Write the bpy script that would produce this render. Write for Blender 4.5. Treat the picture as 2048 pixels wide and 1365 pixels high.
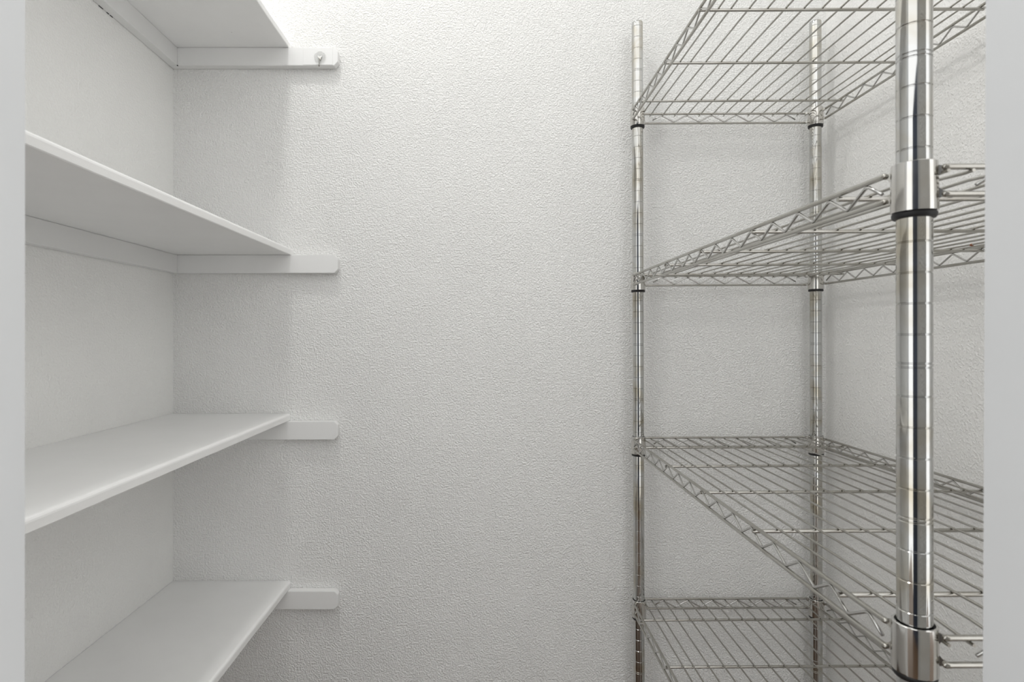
import bpy, bmesh, math, random
from mathutils import Vector, Matrix, Euler
PI = math.pi
random.seed(7)
S = bpy.context.scene
for o in list(bpy.data.objects):
    bpy.data.objects.remove(o)
COL = S.collection

# ------------------------------------------------------------------ camera, world, light, exposure
CAM_Z = 1.15
FPX = 1163.0
cam = bpy.data.cameras.new('camera')
cam.sensor_width = 36.0
cam.lens = FPX * 36.0 / 2048.0
cam.shift_x = (1024.0 - 970.3) / 2048.0
cam.shift_y = -(682.5 - 672.0) / 2048.0
cam.clip_start = 0.01
cam.dof.use_dof = True
cam.dof.focus_distance = 1.15
cam.dof.aperture_fstop = 10.0
camo = bpy.data.objects.new('camera', cam)
COL.objects.link(camo)
camo.location = (0, 0, CAM_Z)
camo.rotation_euler = (PI / 2, 0, 0)
S.camera = camo

w = bpy.data.worlds.new('world')
S.world = w
w.use_nodes = True
w.node_tree.nodes['Background'].inputs[0].default_value = (1.0, 1.0, 0.99, 1)
w.node_tree.nodes['Background'].inputs[1].default_value = 1.55

def area(name, loc, rot, size, power, color, shape='DISK', size_y=None):
    l = bpy.data.lights.new(name, 'AREA')
    l.shape = shape
    l.size = size
    if size_y:
        l.size_y = size_y
    l.energy = power
    l.color = color
    o = bpy.data.objects.new(name, l)
    COL.objects.link(o)
    o.location = loc
    o.rotation_euler = rot
    return o

# the closet's own ceiling lamp (above the frame) ; the bright room behind the camera lights the closet as the world does
area('closet_lamp', (-0.40, 0.72, 3.02), (0, 0, 0), 0.22, 7.9, (1.0, 0.99, 0.97))

S.view_settings.view_transform = 'Standard'
S.view_settings.look = 'None'
S.view_settings.gamma = 1.0
S.view_settings.use_curve_mapping = False
S.view_settings.exposure = 0.13

# ------------------------------------------------------------------ materials
def mat(name):
    m = bpy.data.materials.new(name)
    m.use_nodes = True
    nt = m.node_tree
    b = nt.nodes['Principled BSDF']
    return m, nt, b

def node(nt, kind, **kw):
    n = nt.nodes.new(kind)
    for k, v in kw.items():
        setattr(n, k, v)
    return n

def ramp(nt, src, p0, c0, p1, c1):
    r = node(nt, 'ShaderNodeValToRGB')
    r.color_ramp.elements[0].position = p0
    r.color_ramp.elements[0].color = c0
    r.color_ramp.elements[1].position = p1
    r.color_ramp.elements[1].color = c1
    nt.links.new(src, r.inputs[0])
    return r.outputs[0]

def noise(nt, co, scale, detail=2.0, rough=0.5, dist=0.0):
    n = node(nt, 'ShaderNodeTexNoise')
    n.inputs['Scale'].default_value = scale
    n.inputs['Detail'].default_value = detail
    n.inputs['Roughness'].default_value = rough
    n.inputs['Distortion'].default_value = dist
    nt.links.new(co, n.inputs['Vector'])
    return n.outputs['Fac']

def math_n(nt, op, a, b):
    n = node(nt, 'ShaderNodeMath', operation=op)
    for i, v in enumerate((a, b)):
        if isinstance(v, (int, float)):
            n.inputs[i].default_value = v
        else:
            nt.links.new(v, n.inputs[i])
    return n.outputs[0]

def wall_mat(name, base, strength, scale=150.0, lo=0.40, hi=0.62, blotch=0.03):
    """orange-peel sprayed drywall under flat paint"""
    m, nt, b = mat(name)
    co = node(nt, 'ShaderNodeTexCoord').outputs['Object']
    peel = ramp(nt, noise(nt, co, scale, 2.5, 0.55, 0.12), lo, (0, 0, 0, 1), hi, (1, 1, 1, 1))
    fine = noise(nt, co, scale * 2.7, 2.0, 0.6)
    big = noise(nt, co, 14.0, 2.0, 0.5)
    coarse = ramp(nt, noise(nt, co, scale * 0.5, 2.0, 0.5, 0.2), lo, (0, 0, 0, 1), hi, (1, 1, 1, 1))
    h = math_n(nt, 'ADD', peel, math_n(nt, 'MULTIPLY', fine, 0.45))
    h = math_n(nt, 'ADD', h, math_n(nt, 'MULTIPLY', coarse, 0.6))
    h = math_n(nt, 'ADD', h, math_n(nt, 'MULTIPLY', big, 0.8))
    bp = node(nt, 'ShaderNodeBump')
    bp.inputs['Strength'].default_value = strength
    bp.inputs['Distance'].default_value = 0.0011
    nt.links.new(h, bp.inputs['Height'])
    nt.links.new(bp.outputs[0], b.inputs['Normal'])
    d = tuple(c * (1 - blotch) for c in base)
    c = ramp(nt, noise(nt, co, 5.0, 3.0, 0.55), 0.3, (*d, 1), 0.7, (*base, 1))
    nt.links.new(c, b.inputs['Base Color'])
    b.inputs['Roughness'].default_value = 0.62
    b.inputs['Specular IOR Level'].default_value = 0.35
    return m

def paint_mat(name, base, rough=0.42, bump=0.12, scale=60.0, specks=0.0):
    m, nt, b = mat(name)
    co = node(nt, 'ShaderNodeTexCoord').outputs['Object']
    c = ramp(nt, noise(nt, co, 9.0, 3.0, 0.6), 0.3, tuple(x * 0.97 for x in base) + (1,), 0.7, (*base, 1))
    if specks:
        v = node(nt, 'ShaderNodeTexVoronoi')
        v.inputs['Scale'].default_value = 24.0
        nt.links.new(co, v.inputs['Vector'])
        mk = ramp(nt, v.outputs['Distance'], 0.018, (1, 1, 1, 1), 0.03, (0, 0, 0, 1))
        gate = ramp(nt, noise(nt, co, 6.0, 1.0), 0.56, (0, 0, 0, 1), 0.6, (1, 1, 1, 1))
        f = math_n(nt, 'MULTIPLY', mk, gate)
        f = math_n(nt, 'MULTIPLY', f, specks)
        mx = node(nt, 'ShaderNodeMixRGB')
        nt.links.new(f, mx.inputs[0])
        nt.links.new(c, mx.inputs[1])
        mx.inputs[2].default_value = (0.25, 0.22, 0.2, 1)
        c = mx.outputs[0]
    nt.links.new(c, b.inputs['Base Color'])
    h = math_n(nt, 'ADD', noise(nt, co, scale, 3.0, 0.6), math_n(nt, 'MULTIPLY', noise(nt, co, 330.0, 2.0, 0.5), 0.35))
    bp = node(nt, 'ShaderNodeBump')
    bp.inputs['Strength'].default_value = bump
    bp.inputs['Distance'].default_value = 0.001
    nt.links.new(h, bp.inputs['Height'])
    nt.links.new(bp.outputs[0], b.inputs['Normal'])
    b.inputs['Roughness'].default_value = rough
    return m

def metal_mat(name, base, rough, tint=None, smudge=0.0):
    m, nt, b = mat(name)
    co = node(nt, 'ShaderNodeTexCoord').outputs['Object']
    b.inputs['Metallic'].default_value = 1.0
    if tint:
        c = ramp(nt, noise(nt, co, 16.0, 3.0, 0.6, 0.4), 0.42, (*base, 1), 0.68, (*tint, 1))
        nt.links.new(c, b.inputs['Base Color'])
    else:
        b.inputs['Base Color'].default_value = (*base, 1)
    r = ramp(nt, noise(nt, co, 34.0, 3.0, 0.6), 0.35, (rough,) * 3 + (1,), 0.7, (rough + smudge,) * 3 + (1,))
    nt.links.new(r, b.inputs['Roughness'])
    return m

WALLC = (0.92, 0.918, 0.902)
M_WALL = wall_mat('orange_peel_wall', WALLC, 0.95, 270.0)
M_WALL_L = wall_mat('left_wall_paint', WALLC, 0.42, 230.0)
M_WALL_R = wall_mat('right_wall_paint', WALLC, 0.55, 230.0, 0.46, 0.66)
M_CEIL = wall_mat('ceiling_paint', (0.92, 0.92, 0.915), 0.3)
M_HALL = wall_mat('hall_wall_paint', (0.82, 0.83, 0.84), 0.2)
M_SHELF = paint_mat('white_shelf_paint', (0.92, 0.92, 0.914), 0.42, 0.16, 55.0, 0.55)
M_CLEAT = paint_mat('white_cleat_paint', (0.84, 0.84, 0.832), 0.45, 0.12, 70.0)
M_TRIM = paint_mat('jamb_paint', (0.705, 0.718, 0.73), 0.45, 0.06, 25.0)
M_POST = metal_mat('post_chrome', (0.57, 0.575, 0.57), 0.035, (0.46, 0.425, 0.35), 0.06)
M_COLLAR = metal_mat('collar_chrome', (0.66, 0.655, 0.64), 0.09, (0.58, 0.56, 0.52), 0.06)
M_WIRE = metal_mat('wire_plating', (0.46, 0.45, 0.42), 0.20, (0.38, 0.365, 0.33), 0.08)
M_TRUSS = metal_mat('truss_plating', (0.55, 0.545, 0.53), 0.16, None, 0.08)

M_PRONG = metal_mat('prong_metal', (0.30, 0.295, 0.28), 0.18, None, 0.05)

m, nt, b = mat('black_plastic')
b.inputs['Base Color'].default_value = (0.012, 0.012, 0.013, 1)
b.inputs['Roughness'].default_value = 0.5
M_BLACK = m

m, nt, b = mat('rust')
co = node(nt, 'ShaderNodeTexCoord').outputs['Object']
nt.links.new(ramp(nt, noise(nt, co, 900.0, 3.0), 0.35, (0.05, 0.015, 0.008, 1), 0.65, (0.42, 0.13, 0.04, 1)), b.inputs['Base Color'])
b.inputs['Roughness'].default_value = 0.9
M_RUST = m

m, nt, b = mat('clear_plastic')
b.inputs['Base Color'].default_value = (0.97, 0.97, 0.965, 1)
b.inputs['Roughness'].default_value = 0.12
b.inputs['Transmission Weight'].default_value = 1.0
b.inputs['IOR'].default_value = 1.18
M_CLEAR = m

m, nt, b = mat('wood_floor')
co = node(nt, 'ShaderNodeTexCoord').outputs['Object']
mp = node(nt, 'ShaderNodeMapping')
mp.inputs['Scale'].default_value = (9.0, 0.9, 1.0)
nt.links.new(co, mp.inputs['Vector'])
nt.links.new(ramp(nt, noise(nt, mp.outputs[0], 6.0, 5.0, 0.6, 0.6), 0.3, (0.06, 0.036, 0.022, 1), 0.7, (0.14, 0.09, 0.056, 1)), b.inputs['Base Color'])
b.inputs['Roughness'].default_value = 0.35
M_FLOOR = m

m, nt, b = mat('reflection_slab_dark')  # dark colour of the unseen slab added for the posts to reflect
co = node(nt, 'ShaderNodeTexCoord').outputs['Object']
nt.links.new(ramp(nt, noise(nt, co, 3.0, 2.0), 0.3, (0.010, 0.016, 0.030, 1), 0.7, (0.018, 0.028, 0.052, 1)), b.inputs['Base Color'])
b.inputs['Roughness'].default_value = 0.5
M_DARK = m

# ------------------------------------------------------------------ mesh helpers
def new_obj(name, bm, material, parent=None, loc=(0, 0, 0), smooth=False, weld=False):
    me = bpy.data.meshes.new(name)
    bm.normal_update()
    bm.to_mesh(me)
    bm.free()
    if material:
        me.materials.append(material)
    if smooth:
        for p in me.polygons:
            p.use_smooth = True
    o = bpy.data.objects.new(name, me)
    COL.objects.link(o)
    o.location = loc
    if parent:
        o.parent = parent
    return o

def inst(src, loc, parent, rot=None, scale=None):
    o = src.copy()
    COL.objects.link(o)
    o.parent = parent
    o.location = loc
    if rot:
        o.rotation_euler = rot
    if scale:
        o.scale = scale
    return o

def add_box(bm, lo, hi):
    v = [bm.verts.new((x, y, z)) for x in (lo[0], hi[0]) for y in (lo[1], hi[1]) for z in (lo[2], hi[2])]
    for f in ((0, 1, 3, 2), (4, 6, 7, 5), (0, 4, 5, 1), (2, 3, 7, 6), (0, 2, 6, 4), (1, 5, 7, 3)):
        bm.faces.new([v[i] for i in f])
    return v

def box_bm(lo, hi, bevel=0.0, seg=2):
    bm = bmesh.new()
    add_box(bm, lo, hi)
    if bevel:
        bmesh.ops.bevel(bm, geom=bm.edges[:], offset=bevel, segments=seg, profile=0.6, affect='EDGES')
    bmesh.ops.recalc_face_normals(bm, faces=bm.faces[:])
    return bm

def add_tube(bm, pts, r, seg=10, cap=True):
    pts = [Vector(p) for p in pts]
    n = len(pts)
    d0 = (pts[1] - pts[0]).normalized()
    up = Vector((0, 0, 1)) if abs(d0.z) < 0.9 else Vector((1, 0, 0))
    nrm = (up - d0 * up.dot(d0)).normalized()
    rings = []
    for i, p in enumerate(pts):
        if i == 0:
            d = d0
        elif i == n - 1:
            d = (pts[-1] - pts[-2]).normalized()
        else:
            a = (pts[i] - pts[i - 1]).normalized()
            c = (pts[i + 1] - pts[i]).normalized()
            d = (a + c).normalized()
        nrm = (nrm - d * nrm.dot(d)).normalized()
        bn = d.cross(nrm)
        k = 1.0
        if 0 < i < n - 1:
            k = 1.0 / max(0.6, a.dot(d))
        ring = []
        for j in range(seg):
            t = 2 * PI * j / seg
            ring.append(bm.verts.new(p + (nrm * math.cos(t) + bn * math.sin(t)) * (r if isinstance(r, float) else r[i])))
        rings.append(ring)
    for a, c in zip(rings, rings[1:]):
        for j in range(seg):
            bm.faces.new((a[j], a[(j + 1) % seg], c[(j + 1) % seg], c[j]))
    if cap:
        bm.faces.new(rings[0][::-1])
        bm.faces.new(rings[-1])

def tube_bm(pts, r, seg=10):
    bm = bmesh.new()
    add_tube(bm, pts, r, seg)
    bmesh.ops.recalc_face_normals(bm, faces=bm.faces[:])
    return bm

def lathe_bm(prof, seg=48, closed=False):
    """prof: list of (radius, z)"""
    bm = bmesh.new()
    rings = []
    for r, z in prof:
        if r < 1e-6:
            rings.append([bm.verts.new((0, 0, z))])
        else:
            rings.append([bm.verts.new((r * math.cos(2 * PI * j / seg), r * math.sin(2 * PI * j / seg), z)) for j in range(seg)])
    pairs = list(zip(rings, rings[1:]))
    if closed:
        pairs.append((rings[-1], rings[0]))
    for a, c in pairs:
        for j in range(seg):
            k = (j + 1) % seg
            if len(a) == 1 and len(c) == 1:
                continue
            if len(a) == 1:
                bm.faces.new((a[0], c[j], c[k]))
            elif len(c) == 1:
                bm.faces.new((a[j], a[k], c[0]))
            else:
                bm.faces.new((a[j], a[k], c[k], c[j]))
    bmesh.ops.recalc_face_normals(bm, faces=bm.faces[:])
    return bm

def add_prism(bm, poly, axis, a, b):
    """poly: 2-D outline; axis 'y': (x,z) extruded a..b in y; 'x': (y,z); 'z': (x,y)"""
    def P(p, t):
        return {'y': (p[0], t, p[1]), 'x': (t, p[0], p[1]), 'z': (p[0], p[1], t)}[axis]
    va = [bm.verts.new(P(p, a)) for p in poly]
    vb = [bm.verts.new(P(p, b)) for p in poly]
    n = len(poly)
    bm.faces.new(va)
    bm.faces.new(vb[::-1])
    for i in range(n):
        bm.faces.new((va[i], vb[i], vb[(i + 1) % n], va[(i + 1) % n]))

def empty(name, loc, rot=(0, 0, 0)):
    o = bpy.data.objects.new(name, None)
    o.empty_display_size = 0.1
    COL.objects.link(o)
    o.location = loc
    o.rotation_euler = rot
    return o

def tag(o, label, cat, group=None):
    o['label'] = label
    o['category'] = cat
    if group:
        o['group'] = group
    return o

def struct(name, bm, material):
    o = new_obj(name, bm, material)
    o['kind'] = 'structure'
    return o

# ------------------------------------------------------------------ the closet shell
XL, XR, YB = -0.7515, 0.8206, 1.40
YF0, YF1 = 0.255, 0.37            # closet front wall, hall face and closet face
ZC = 3.10
JL, JR = -0.2917, 0.3158          # door opening
T = 0.10
struct('wall_back', box_bm((XL - T, YB, 0), (XR + T, YB + T, ZC)), M_WALL)
struct('wall_left', box_bm((XL - T, YF0, 0), (XL, YB, ZC)), M_WALL_L)
struct('wall_right', box_bm((XR, YF0, 0), (XR + T, YB, ZC)), M_WALL_R)
struct('ceiling', box_bm((XL - T, YF0, ZC), (XR + T, YB + T, ZC + 0.05)), M_CEIL)
struct('floor', box_bm((-2.3, -1.3, -0.06), (2.3, YB + T, 0)), M_FLOOR)
bm = bmesh.new()
J = 0.018
add_box(bm, (JL - J - 0.11, YF0 + 0.003, 0), (JL - J, YF1 - 0.003, 2.05 + J))
add_box(bm, (JR + J, YF0 + 0.003, 0), (JR + J + 0.11, YF1 - 0.003, 2.05 + J))
struct('wall_front', bm, M_WALL)

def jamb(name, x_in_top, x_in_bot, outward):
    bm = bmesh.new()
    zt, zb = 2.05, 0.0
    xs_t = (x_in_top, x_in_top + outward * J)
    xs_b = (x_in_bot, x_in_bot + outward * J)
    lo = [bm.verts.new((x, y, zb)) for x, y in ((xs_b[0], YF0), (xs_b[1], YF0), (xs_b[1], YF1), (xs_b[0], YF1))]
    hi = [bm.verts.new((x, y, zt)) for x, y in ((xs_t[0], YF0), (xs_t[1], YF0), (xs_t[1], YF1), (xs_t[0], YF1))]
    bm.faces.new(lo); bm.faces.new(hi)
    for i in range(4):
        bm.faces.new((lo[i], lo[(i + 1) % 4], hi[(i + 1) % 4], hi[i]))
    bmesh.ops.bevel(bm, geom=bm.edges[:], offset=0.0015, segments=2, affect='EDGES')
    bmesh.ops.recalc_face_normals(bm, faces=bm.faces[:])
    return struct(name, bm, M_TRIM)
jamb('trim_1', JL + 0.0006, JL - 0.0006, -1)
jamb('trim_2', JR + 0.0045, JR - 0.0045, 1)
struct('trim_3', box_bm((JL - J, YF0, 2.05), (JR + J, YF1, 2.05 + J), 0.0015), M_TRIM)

# added unseen dark slab, put there so the chromed posts reflect a dark streak
struct('reflection_slab', box_bm((-1.25, -1.15, 0.0), (0.12, -1.11, 1.98), 0.004), M_DARK)

# ------------------------------------------------------------------ left wall shelves
CY = YB - 0.0195                  # room face of the back cleats
CH = 0.0430                       # cleat height
SH_Y0 = YF1 + 0.002
shelves = [  # underside z (relative to the lens), front edge x, label
    (0.6850, -0.4665, 0.0165, 'white painted wooden wall shelf, topmost of four, seen from below'),
    (0.1920, -0.4615, 0.0165, 'white painted wooden wall shelf second from the top, grey underside showing'),
    (-0.2040, -0.4690, 0.0170, 'white painted wooden wall shelf third from the top, upper face showing'),
    (-0.6073, -0.4680, 0.0170, 'white painted wooden wall shelf, lowest of the four on the left wall'),
]
CLEAT_X1 = -0.3500
for i, (z, xf, th, lab) in enumerate(shelves):
    r = empty('wall_shelf', (XL, YB, CAM_Z + z))
    tag(r, lab, 'shelf', 'white shelves on the left wall')
    # board: rounded front edge, a little waviness of hand painted wood
    prof = [(0.0005, 0.0), (0, th)]
    w_ = xf - XL
    rr = 0.0055
    outline = [(0.0006, 0.0003), (w_ - 0.0012, 0.0003), (w_, 0.0015)]
    for k in range(5):
        a = k / 4 * PI / 2
        outline.append((w_ - rr + rr * math.cos(a), th - rr + rr * math.sin(a)))
    outline.append((0.0006, th))
    bm = bmesh.new()
    ys = [-0.0006 - (YB - 0.0006 - SH_Y0) * k / 26 for k in range(27)]
    rings = []
    for k, y in enumerate(ys):
        wob = [math.sin(k * 1.3 + i) * 0.0003, math.sin(k * 0.7 + 2 * i) * 0.0003]
        rings.append([bm.verts.new((px + (wob[0] if px > 0.1 else 0), y, pz)) for px, pz in outline])
    n = len(outline)
    bm.faces.new(rings[0]); bm.faces.new(rings[-1][::-1])
    for a, c in zip(rings, rings[1:]):
        for j in range(n):
            bm.faces.new((a[j], a[(j + 1) % n], c[(j + 1) % n], c[j]))
    bmesh.ops.recalc_face_normals(bm, faces=bm.faces[:])
    bd = new_obj('board', bm, M_SHELF, r)
    # back cleat with clipped corners at its free end
    x0, x1 = 0.0006, CLEAT_X1 - XL
    c = 0.0085
    poly = [(x0, -CH), (x1 - c, -CH), (x1, -CH + c * 1.1), (x1, -c), (x1 - c * 0.95, 0.0), (x0, 0.0)]
    bm = bmesh.new()
    add_prism(bm, poly, 'y', -0.0006, CY - YB)
    bmesh.ops.bevel(bm, geom=bm.edges[:], offset=0.0009, segments=2, affect='EDGES')
    bmesh.ops.recalc_face_normals(bm, faces=bm.faces[:])
    new_obj('cleat', bm, M_CLEAT, r)
    # side cleat along the left wall
    new_obj('cleat', box_bm((0.0006, SH_Y0 - YB + 0.001, -CH + 0.0005), (0.0205, CY - YB - 0.0003, 0.0), 0.0009), M_CLEAT, r)
    if i == 0:
        strip = box_bm((0.3195, CY - YB - 0.0009, -CH + 0.0012), (0.3895, CY - YB + 0.0002, -0.0009), 0.0004, 1)
        new_obj('cover_strip', strip, M_CLEAT, r)
        # open caulk joint between the side cleat and the wall
        for y0, y1, y2 in ((1.130, 1.142, 0.0007), (1.154, 1.160, 0.0009), (1.164, 1.172, 0.0007), (1.3785, 1.3815, 0.0016)):
            gx = 0.0207 if y0 > 1.3 else 0.0
            gap = new_obj('crack', box_bm((gx - 0.0004, y0 - YB, -CH - y2 + 0.0004), (gx + 0.0016, y1 - YB, -CH + 0.0006)), M_BLACK, r)

# adhesive hook on the end of the topmost cleat
hk = empty('adhesive_hook', (0, 0, 0))
hk.location = ((640.5 - 970.3) / FPX * CY, CY - 0.0009, CAM_Z + (672 - 115.5) / FPX * CY)
tag(hk, 'small clear flower-shaped adhesive hook with metal prong on the topmost cleat', 'hook')
bm = bmesh.new()
poly = []
for k in range(60):
    a = 2 * PI * k / 60
    rad = 0.0128 + 0.0014 * abs(math.cos(a * 2.5 - PI / 4)) ** 0.6
    poly.append((rad * math.cos(a), rad * math.sin(a)))
add_prism(bm, poly, 'y', -0.0004, -0.0016)
bmesh.ops.recalc_face_normals(bm, faces=bm.faces[:])
new_obj('pad', bm, M_CLEAR, hk)
bm = bmesh.new()
add_prism(bm, [(-0.0042, 0.0035), (-0.0052, 0.001), (-0.0026, -0.0028), (-0.0016, -0.0075), (0.0016, -0.0075), (0.0026, -0.0028), (0.0052, 0.001), (0.0042, 0.0035), (0.0012, 0.0012), (-0.0012, 0.0012)], 'y', -0.0016, -0.0036)
bmesh.ops.recalc_face_normals(bm, faces=bm.faces[:])
new_obj('bracket', bm, M_POST, hk)
pr = [(-0.0009, -0.0034, -0.0050), (-0.0009, -0.0062, -0.0062), (-0.0005, -0.0078, -0.0110), (0.0004, -0.0086, -0.0225)]
for k in range(1, 7):
    a = k / 6 * PI * 0.85
    pr.append((0.0005, -0.0086 - 0.003 * (1 - math.cos(a)), -0.0225 - 0.003 * math.sin(a)))
new_obj('prong', tube_bm(pr, 0.0014, 8), M_PRONG, hk, smooth=True)

# ------------------------------------------------------------------ chromed wire shelving rack
L, W, STEP, OFF = 0.871, 0.414, 0.381, 0.0145
SEP = 0.0219                     # top rail to bottom rail
R_RAIL, R_BAR, R_WIRE, R_ZIG = 0.00245, 0.0025, 0.00145, 0.00155
rack = empty('wire_shelving_rack', (0.3564, 0.4831, CAM_Z + 0.1363),
             (math.radians(0.254), math.radians(-0.255), math.radians(0.026)))
tag(rack, 'chromed steel wire shelving rack with four tiers standing against the right wall', 'shelving rack')
RM = Euler(rack.rotation_euler).to_matrix()

# --- posts (grooved every inch, doubled every fifth) standing on levelling feet
R_P = 0.0127
def post_profile(h_bot, h_top):
    g, dp = 0.0008, 0.0006
    zs = []
    k0 = math.ceil((h_bot + 0.1606 + 0.006) / 0.0254)
    k = k0
    while -0.1606 + 0.0254 * k < h_top - 0.006:
        z = -0.1606 + 0.0254 * k
        if k % 5 == 0:
            zs += [z - 0.0017, z + 0.0017]
        else:
            zs.append(z)
        k += 1
    prof = [(0, h_bot), (R_P, h_bot)]
    for z in zs:
        prof += [(R_P, z - g), (R_P - dp, z - g * 0.35), (R_P - dp, z + g * 0.35), (R_P, z + g)]
    prof += [(R_P, h_top - 0.002), (R_P - 0.0006, h_top - 0.0006), (R_P - 0.0022, h_top), (R_P - 0.003, h_top + 0.0008), (0, h_top + 0.0016)]
    return prof

for u in (0, W):
    for v in (0, L):
        # height of the floor in rack coordinates under this post
        base = rack.location + RM @ Vector((u, v, 0))
        h_floor = -base.z / RM[2][2]
        hb = h_floor + 0.03
        bm = lathe_bm(post_profile(hb, 0.5885), 48)
        p = new_obj('post', bm, M_POST, rack, (u, v, 0), smooth=True)
        p.data.set_sharp_from_angle(angle=math.radians(25))
        foot = lathe_bm([(0, hb + 0.01), (0.005, hb + 0.01), (0.005, h_floor + 0.012), (0.016, h_floor + 0.010), (0.017, h_floor + 0.003), (0.017, h_floor + 0.0004), (0, h_floor + 0.0004)], 24)
        new_obj('foot', foot, M_BLACK, p)

# --- one shelf, built once and copied to every tier
def zig(n, p0, pitch, along, z_hi=-0.0030, z_lo=-0.0190, bend=0.0035):
    """points of a truss wire: n peaks, first at p0; along maps (t, z) to a point"""
    key = []
    key.append((p0 - pitch * 0.34, z_hi + (z_lo - z_hi) * 0.72))
    for k in range(n):
        key.append((p0 + k * pitch, z_hi))
        if k < n - 1:
            key.append((p0 + (k + 0.5) * pitch, z_lo))
    key.append((p0 + (n - 1) * pitch + pitch * 0.34, z_hi + (z_lo - z_hi) * 0.72))
    pts = [along(*key[0])]
    for a, bb, c in zip(key, key[1:], key[2:]):
        va, vb, vc = Vector(a), Vector(bb), Vector(c)
        d1, d2 = (va - vb).normalized(), (vc - vb).normalized()
        p1, p2 = vb + d1 * bend, vb + d2 * bend
        mid = (p1 + p2 + vb * 2) / 4
        # keep the crest of the bend at its height
        pts += [along(*p1), along(*mid), along(*p2)]
    pts.append(along(*key[-1]))
    return pts

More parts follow.
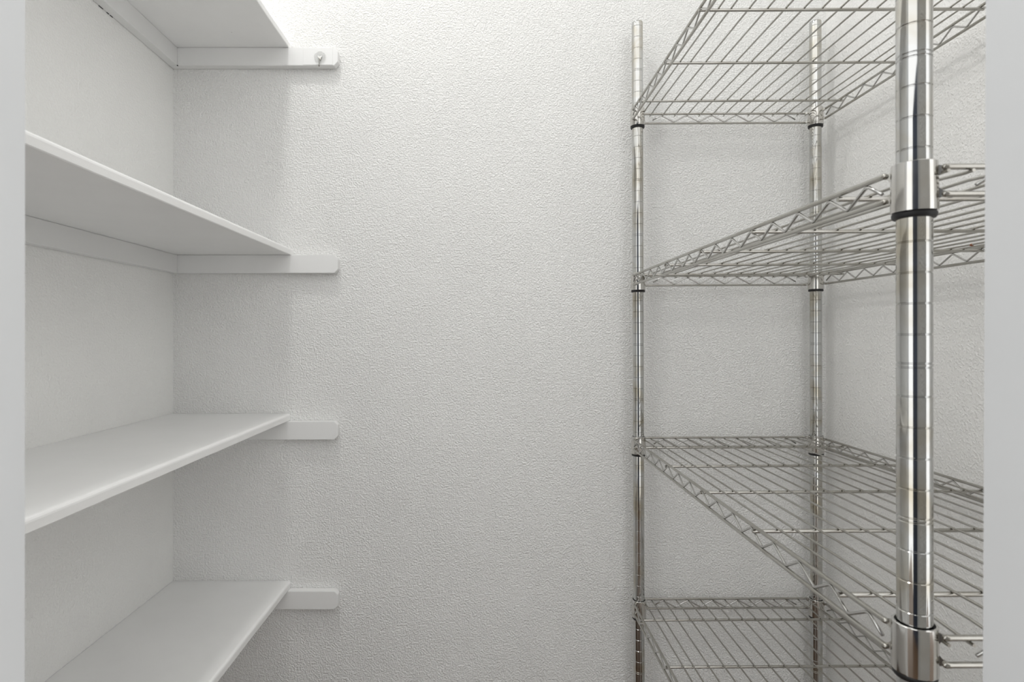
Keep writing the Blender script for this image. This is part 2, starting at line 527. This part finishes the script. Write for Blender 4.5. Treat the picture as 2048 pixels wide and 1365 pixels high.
def build_shelf():
    bm = bmesh.new()
    e = 0.0150
    R = R_RAIL
    rads = [R * 0.45, R * 0.85, R * 1.06, R * 1.06, R, R, R * 1.06, R * 1.06, R * 0.85, R * 0.45]
    def ends(n):                 # rail with a rounded weld bead at either end
        return [e - 0.0028, e - 0.0020, e - 0.0006, e + 0.0020, e + 0.0034, n - e - 0.0034, n - e - 0.0020, n - e + 0.0006, n - e + 0.0020, n - e + 0.0028]
    for z in (0.0, -SEP):
        for x in (-OFF, W + OFF):
            add_tube(bm, [(x, t, z) for t in ends(L)], rads, 12)
        for y in (-OFF, L + OFF):
            add_tube(bm, [(t, y, z) for t in ends(W)], rads, 12)
    # welded corner webs that carry the rails on the collars
    def web(place):
        out, n = [], 10
        zt, zb = 0.0017, -SEP - 0.0017
        out += [(0.0098, zt + 0.0012), (0.0118, zt + 0.0008), (0.0140, zt), (0.0175, zt - 0.0006)]
        for k in range(n + 1):
            a = PI * k / n
            out.append((0.0175 - 0.0068 * math.sin(a) ** 0.45, -0.0017 - (SEP - 0.0034) * k / n))
        out += [(0.0175, zb + 0.0006), (0.0140, zb), (0.0118, zb - 0.0008), (0.0098, zb - 0.0012)]
        va = [bm.verts.new(place(t, -0.0015, z)) for t, z in out]
        vb = [bm.verts.new(place(t, 0.0015, z)) for t, z in out]
        m_ = len(out)
        bm.faces.new(va); bm.faces.new(vb[::-1])
        for k in range(m_):
            bm.faces.new((va[k], vb[k], vb[(k + 1) % m_], va[(k + 1) % m_]))
    o_ = OFF - 0.0002
    sh_ = lambda t: max(0.0, 0.0175 - t) * 0.75      # the web runs in towards the collar
    for sx, cx in ((1, 0), (-1, W)):
        for sy, cy in ((1, 0), (-1, L)):
            web(lambda t, n_, z, cx=cx, cy=cy, sx=sx, sy=sy: (cx - sx * (o_ - sh_(t)) + n_, cy + sy * t, z))
            web(lambda t, n_, z, cx=cx, cy=cy, sx=sx, sy=sy: (cx + sx * t, cy - sy * (o_ - sh_(t)) + n_, z))
    bmesh.ops.recalc_face_normals(bm, faces=bm.faces[:])
    sh = new_obj('wire_shelf', bm, M_WIRE, rack, smooth=True)
    sh.data.set_sharp_from_angle(angle=math.radians(40))
    # truss wires
    side = None
    for x in (-OFF, W + OFF):
        if side is None:
            side = new_obj('truss_wire', tube_bm(zig(15, 0.037, (L - 0.074) / 14, lambda t, z: (0, t, z)), R_ZIG, 8), M_TRUSS, sh, (x, 0, 0), smooth=True)
        else:
            inst(side, (x, 0, 0), sh)
    end = None
    for y in (-OFF, L + OFF):
        if end is None:
            end = new_obj('truss_wire', tube_bm(zig(6, W / 2 - 2.5 * 0.0590, 0.0590, lambda t, z: (t, 0, z)), R_ZIG, 8), M_TRUSS, sh, (0, y, 0), smooth=True)
        else:
            inst(end, (0, y, 0), sh)
    # five cross bars under the wires
    bar = None
    pit = (L + 2 * OFF) / 5
    zb = -0.0054
    for k in range(5):
        y = -OFF + pit * (k + 0.5)
        if bar is None:
            bar = new_obj('cross_bar', tube_bm([(-OFF - 0.0032, 0, 0), (W + OFF + 0.0032, 0, 0)], R_BAR, 12), M_WIRE, sh, (0, y, zb), smooth=True)
            bar.data.set_sharp_from_angle(angle=math.radians(40))
        else:
            inst(bar, (0, y, zb), sh)
    # fifteen deck wires along the shelf, ends tucked under the end rails
    xs = [-0.193, -0.173] + [-0.173 + 0.0288333 * k for k in range(1, 13)] + [0.193]
    wire = None
    zt = zb + R_BAR + R_WIRE - 0.0003
    dz = -R_RAIL - R_WIRE - zt
    for x in xs:
        if wire is None:
            y0, y1 = -OFF - 0.0042, L + OFF + 0.0042
            pts = [(0, y0, dz), (0, y0 + 0.010, dz), (0, y0 + 0.040, 0), (0, y1 - 0.040, 0), (0, y1 - 0.010, dz), (0, y1, dz)]
            wire = new_obj('wire', tube_bm(pts, R_WIRE, 8), M_WIRE, sh, (W / 2 + x, 0, zt), smooth=True)
            wire.data.set_sharp_from_angle(angle=math.radians(50))
        else:
            inst(wire, (W / 2 + x, 0, zt), sh)
    # corner collars and the black clip sleeves wedged inside them
    h1, h0 = 0.0062, -0.0338
    collar = lathe_bm([(0.0162, h1 - 0.0005), (0.0167, h0 + 0.0008), (0.0165, h0), (0.0150, h0), (0.0143, h1), (0.0157, h1)], 48, closed=True)
    sleeve = lathe_bm([(0.01285, h1 - 0.003), (0.0142, h1 - 0.003), (0.0149, h0 + 0.001), (0.0152, h0 - 0.0005), (0.0160, h0 - 0.0016), (0.0157, h0 - 0.0040), (0.0148, h0 - 0.0052), (0.01285, h0 - 0.0052)], 40, closed=True)
    co_ = sl_ = None
    for u in (0, W):
        for v in (0, L):
            if co_ is None:
                co_ = new_obj('collar', collar, M_COLLAR, sh, (u, v, 0), smooth=True)
                co_.data.set_sharp_from_angle(angle=math.radians(35))
                sl_ = new_obj('clip_sleeve', sleeve, M_BLACK, sh, (u, v, 0), smooth=True)
                sl_.data.set_sharp_from_angle(angle=math.radians(35))
            else:
                inst(co_, (u, v, 0), sh)
                inst(sl_, (u, v, 0), sh)
    return sh

first = build_shelf()
first.location = (0, 0, STEP)
kids = list(first.children)
second = None
for k in range(1, 4):
    c = first.copy()
    COL.objects.link(c)
    c.parent = rack
    c.location = (0, 0, STEP * (1 - k))
    for ch in kids:
        d = ch.copy()
        COL.objects.link(d)
        d.parent = c
    if k == 1:
        second = c
# a spot of rust on a deck wire of the second tier
bm = bmesh.new()
bmesh.ops.create_icosphere(bm, subdivisions=2, radius=0.0021)
for v in bm.verts:
    v.co *= 1 + 0.25 * math.sin(v.co.x * 3000) * math.cos(v.co.y * 2500 + v.co.z * 1800)
    v.co.y *= 1.5
rs = new_obj('rust_spot', bm, M_RUST, second, (0.3802, 0.397, -0.0022), smooth=True)
rs['label'] = 'reddish brown rust spot'
